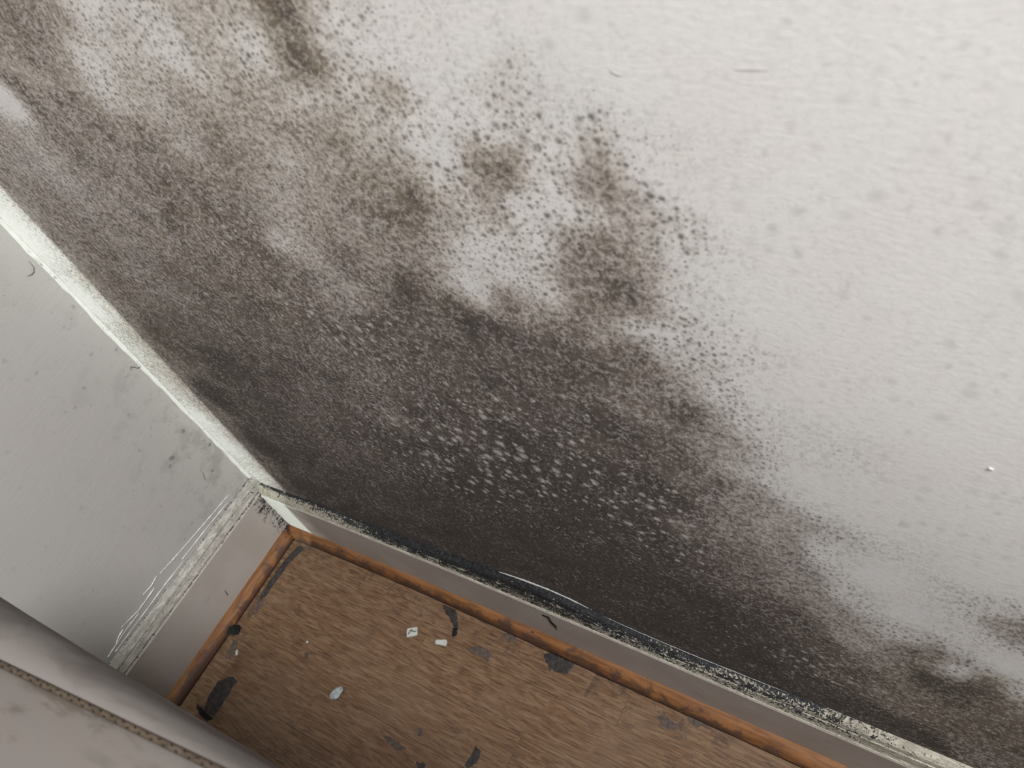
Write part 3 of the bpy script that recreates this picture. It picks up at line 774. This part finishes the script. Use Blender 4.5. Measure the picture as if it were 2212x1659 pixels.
# ------------------------------------------------------------------ debris and residue on the floor
def blob_outline(pts, n=7, jit=.0012, seed=0):
    out = []
    for i, (a, b) in enumerate(zip(pts, pts[1:] + pts[:1])):
        for k in range(n):
            s = k / n
            x_ = a[0] + (b[0] - a[0]) * s; y_ = a[1] + (b[1] - a[1]) * s
            x_ += jit * nz(x_ * 260, y_ * 260, seed) * 1.6; y_ += jit * nz(x_ * 260, y_ * 260, seed + 9) * 1.6
            out.append((x_, y_))
    return out
def patch(name, pts, z0, h, mat, label, cat, group=None, seed=1, jit=.0014):
    out = blob_outline(pts, 7, jit, seed)
    cx = sum(p[0] for p in out) / len(out); cy = sum(p[1] for p in out) / len(out)
    n = len(out); verts, faces = [], []
    for (s, z) in ((1, 0), (.93, h * .7), (.6, h)):
        for (a, b) in out:
            verts.append(((a - cx) * s, (b - cy) * s, z + (h * .3 * nz(a * 200, b * 200, seed) if s < .9 else 0)))
    for i in range(2):
        for j in range(n):
            j2 = (j + 1) % n
            faces.append((i * n + j, i * n + j2, (i + 1) * n + j2, (i + 1) * n + j))
    faces.append(tuple(range(2 * n, 3 * n))); faces.append(tuple(range(n))[::-1])
    o_ = link(name, mesh(name, verts, faces), M[mat])
    o_.location = (cx, cy, z0)
    return tag(o_, label, cat, group)

def chip(name, outline, h, mat, loc, rot, label, cat):
    n = len(outline); verts, faces = [], []
    for (s, z) in ((.96, 0), (1, h * .35), (1, h * .8), (.9, h)):
        for i, (a, b) in enumerate(outline):
            verts.append((a * s, b * s, z * (1 + .12 * nz(a * 300, b * 300, z * 99))))
    for i in range(3):
        for j in range(n):
            j2 = (j + 1) % n
            faces.append((i * n + j, i * n + j2, (i + 1) * n + j2, (i + 1) * n + j))
    faces.append(tuple(range(3 * n, 4 * n))); faces.append(tuple(range(n))[::-1])
    o_ = link(name, mesh(name, verts, faces), M[mat])
    o_.location = loc; o_.rotation_euler = (0, 0, rot)
    return tag(o_, label, cat)
#DEBRIS
RESIDUE = [
    ('dark_smear', 'tar', 0.0007, [(0.2971,0.0866),(0.2775,0.0765),(0.2552,0.0744),(0.241,0.0908),(0.2408,0.1045),(0.2616,0.1049),(0.2798,0.1071),(0.2941,0.1056)], 'long black smear on the laminate beside the bed edge'),
    ('dark_smear', 'black', 0.0012, [(0.2943,0.0652),(0.2937,0.0789),(0.2958,0.0973),(0.297,0.1065),(0.303,0.1007),(0.3019,0.0834)], 'small black crust on the floor against the bed edge'),
    ('drip_stain', 'tar', 0.0006, [(0.0288,0.3319),(0.0283,0.3549),(0.04,0.3647),(0.0495,0.3723),(0.0521,0.3693),(0.0458,0.359),(0.0393,0.3452)], 'black drip-shaped stain on the floor above the two white chips'),
    ('dark_smear', 'black', 0.0018, [(0.0512,0.3647),(0.0492,0.3713),(0.0593,0.3754),(0.0622,0.3702)], 'tiny black lump at the tip of the drip-shaped stain'),
    ('dark_smear', 'smear', 0.0004, [(0.0689,0.3983),(0.0578,0.4119),(0.0602,0.4348),(0.0722,0.4346),(0.0693,0.4196),(0.0712,0.4088)], 'greyish dark blotch on the floor right of the oblong white chip'),
    ('dark_smear', 'smear', 0.0004, [(0.031,0.4309),(0.0275,0.4458),(0.031,0.4601),(0.0401,0.4479)], 'short dark patch touching the bead, left of the largest dark patch by the bead'),
    ('dark_smear', 'tar', 0.0005, [(0.0341,0.4984),(0.0253,0.5116),(0.0277,0.5423),(0.0453,0.5393),(0.0486,0.5156),(0.0416,0.5065)], 'largest dark patch on the floor along the bead of the mouldy wall'),
    ('dark_smear', 'smear', 0.0004, [(0.046,0.6572),(0.0427,0.6697),(0.0442,0.6862),(0.0534,0.6831),(0.0535,0.6707)], 'dark grey blotch on the floor towards the lower right'),
    ('dark_smear', 'smear', 0.0004, [(0.0253,0.6871),(0.027,0.6985),(0.0323,0.7126),(0.0398,0.7034),(0.0352,0.6927)], 'dark brown blotch against the bead at the lower right of the floor'),
    ('dark_smear', 'tar', 0.0005, [(0.1664,0.4729),(0.1698,0.4832),(0.1812,0.4846),(0.1936,0.4785),(0.1912,0.4715),(0.1788,0.4736)], 'black double spot at the bottom edge of the floor'),
    ('dark_smear', 'smear', 0.0004, [(0.2084,0.3523),(0.2048,0.3683),(0.2087,0.3939),(0.2148,0.3831),(0.2134,0.3653)], 'faint purplish stain on the floor below the grey stone'),
    ('dark_smear', 'smear', 0.0004, [(0.1804,0.3924),(0.1797,0.3994),(0.1881,0.4021),(0.1884,0.3963)], 'small greenish-black spot on the lower middle of the floor'),
    ('dark_smear', 'tar', 0.0004, [(0.215,0.4131),(0.2121,0.4243),(0.2174,0.4278),(0.2215,0.419)], 'small black spot cut by the bottom edge of the picture'),
    ('dark_smear', 'smear', 0.0004, [(0.1677,0.1758),(0.1642,0.1793),(0.1656,0.1861),(0.1715,0.1855),(0.172,0.1794)], 'small round brown spot left of the grey stone'),
    ('dark_smear', 'tar', 0.0004, [(0.0408,0.05),(0.0334,0.0561),(0.0372,0.0645),(0.0474,0.0598),(0.0616,0.0577),(0.0788,0.0562),(0.1036,0.0556),(0.1279,0.055),(0.1344,0.0506),(0.1221,0.0454),(0.0933,0.0442),(0.0651,0.0441)], 'dark dirt band in the corner of the floor along the left bead'),
    ('dark_smear', 'smear', 0.0004, [(0.1997,0.0555),(0.1936,0.061),(0.2072,0.0679),(0.2186,0.0688),(0.2265,0.0622),(0.2165,0.0564)], 'grey-black smudge beside the left bead near the black lump'),
    ('dark_smear', 'smear', 0.0004, [(0.1368,0.0486),(0.1268,0.0539),(0.1384,0.0605),(0.1523,0.0589),(0.1528,0.0521)], 'narrow dark smudge along the left bead above the black lump'),
]
for i, (nm, mt, h, pts, lab) in enumerate(RESIDUE):
    patch(nm, pts, .0002, h, mt, lab, 'stain', 'dark residue on the laminate floor', i + 1)

sq = [(-.0085, -.0066), (-.001, -.0070), (.0080, -.0066), (.0088, -.002), (.0086, .0064), (.001, .0066), (-.0076, .0070), (-.0088, .003)]
sq = [(a * .9, b * .9) for a, b in sq]
c1 = chip('plaster_chip', sq, .0040, 'chip', (0.079800, 0.313700, .0002), 2.16, 'square white plaster chip with a dark crack, on the floor', 'plaster chip')
ck = link('crack_mark', tube('crack_mark', [(-.0052, -.0030, .0041), (-.0024, .0006, .0043), (-.0008, .0022, .0043), (.0014, .0002, .0043), (.0045, -.0012, .0043), (.0072, -.0008, .0041)], .0011, 6, [.7, 1.1, 1.2, 1, .9, .4], .5), M['crack'], c1)
tag(ck, 'dark branching crack')
ob = [(-.0090, -.0030), (-.004, -.0040), (.001, -.0044), (.0070, -.0052), (.0092, -.0040), (.0094, .0020), (.0080, .0046), (0, .0042), (-.0086, .0040), (-.0098, .001)]
ob = [(a * .9, b * .85) for a, b in ob]
chip('plaster_chip', ob, .0045, 'chip', (0.076000, 0.361600, .0002), 1.92, 'oblong white plaster chip on the floor, nearer the drip-shaped stain', 'plaster chip')
# blue-grey stone: a lumpy rounded pebble
bm = bmesh.new(); bmesh.ops.create_icosphere(bm, subdivisions=3, radius=1)
for v in bm.verts:
    q = v.co.copy()
    k = 1 + .22 * nz(q.x * 1.3, q.y * 1.3, q.z * 1.3 + 4) + .08 * nz(q.x * 4, q.y * 4, q.z * 4)
    v.co = Vector((q.x * .0098 * k, q.y * .0068 * k, max(q.z, -.55) * .0052 * k))
zmin = min(v.co.z for v in bm.verts)
for v in bm.verts: v.co.z -= zmin
me = bpy.data.meshes.new('stone'); bm.to_mesh(me); bm.free()
st = link('stone', me, M['stone']); st.location = (0.192100, 0.261400, .0002); st.rotation_euler = (0, 0, -.35)
tag(st, 'small blue-grey stone lying on the laminate near the bottom', 'stone')
chip('crumb', [(-.0018, -.0036), (.0012, -.0040), (.0020, .0006), (.0010, .0042), (-.0016, .0034)], .0022, 'chip', (0.210800, 0.074300, .0002), -.9, 'tiny elongated white crumb near the left bead', 'crumb')
chip('crumb', [(-.0016, -.0018), (.0012, -.0020), (.0019, .0004), (.0004, .0020), (-.0015, .0014)], .0018, 'chip', (0.153600, 0.171000, .0002), .3, 'tiny pale crumb in the middle of the floor', 'crumb')
# black lump lying on the left bead
bm = bmesh.new(); bmesh.ops.create_icosphere(bm, subdivisions=3, radius=1)
for v in bm.verts:
    q = v.co.copy()
    k = 1 + .45 * nz(q.x * 2.2, q.y * 2.2, q.z * 2.2 + 2) + .2 * nz(q.x * 6, q.y * 6, q.z * 6)
    v.co = Vector((q.x * .0072 * k, q.y * .0100 * k, q.z * .0048 * k))
me = bpy.data.meshes.new('black_lump'); bm.to_mesh(me); bm.free()
bl = link('black_lump', me, M['black']); bl.location = (0.187100, 0.047300, .0046); bl.rotation_euler = (0, 0, .5)
tag(bl, 'black fluffy lump lodged against the left bead', 'debris')
# threads of dust on the left wall
for lab, pl in (('curled dust thread on the left wall close to the corner filler', [(.0150, .388), (.0125, .392), (.0100, .388), (.0075, .3835), (.004, .3815), (.001, .3830)]),
                ('thin dust hair high on the left wall near the corner', [(.0100, .568), (.0115, .560), (.0150, .5555), (.0195, .556), (.0230, .5575)]),
                ('short dark dust thread low on the left wall near the skirting', [(.0440, .2050), (.0455, .1960), (.0490, .1900), (.0495, .1840)])):
    pts = [Bp(a, .0012 + .0006 * (i % 2), b) for i, (a, b) in enumerate(pl)]
    o_ = link('dust_thread', tube('dust_thread', pts, .00042, 5, [.5] + [1] * (len(pts) - 2) + [.4]), M['hair'])
    tag(o_, lab, 'dust thread', 'dust threads on the left wall')

# scratches, flecks and chips that belong to the surfaces
def mark(name, parent, pts, rad, mat, label, flat=1.0):
    o_ = link(name, tube(name, pts, rad, 6, [.4] + [1] * (len(pts) - 2) + [.4], flat), M[mat], parent)
    return tag(o_, label)
SCR = [(0.8046, 0.7911), (0.8081, 0.7909), (0.8124, 0.7911), (0.8175, 0.7907)]
SCF = [(0.7525, 0.7914), (0.7548, 0.7898), (0.7573, 0.7888), (0.7591, 0.7878)]
FLK = [(0.9143, 0.577), (0.9155, 0.5767), (0.9169, 0.5766)]
DRT = [(0.5158, 0.0942), (0.524, 0.096), (0.5239, 0.0826), (0.5272, 0.0721), (0.5255, 0.0596)]
DRB = [(0.1504, 0.045), (0.1518, 0.0384), (0.153, 0.0345)]
mark('scratch', wall_right, [(.0001, y, z) for y, z in SCR], .00022, 'scr', 'thin grey scratch', .35)
mark('scuff', wall_right, [(.0001, y, z) for y, z in SCF], .0005, 'scr', 'short grey scuff', .35)
mark('paint_fleck', wall_right, [(.0008, y, z) for y, z in FLK], .0005, 'ridge', 'tiny white fleck')
mark('dirt_fleck', skA, [(DA + .0005, y, z) for y, z in DRT], .0016, 'black', 'dark dirt drip')
mark('dirt_fleck', skB, [Bp(x, DB + .0005, z) for x, z in DRB], .0010, 'smear', 'brown dirt fleck')
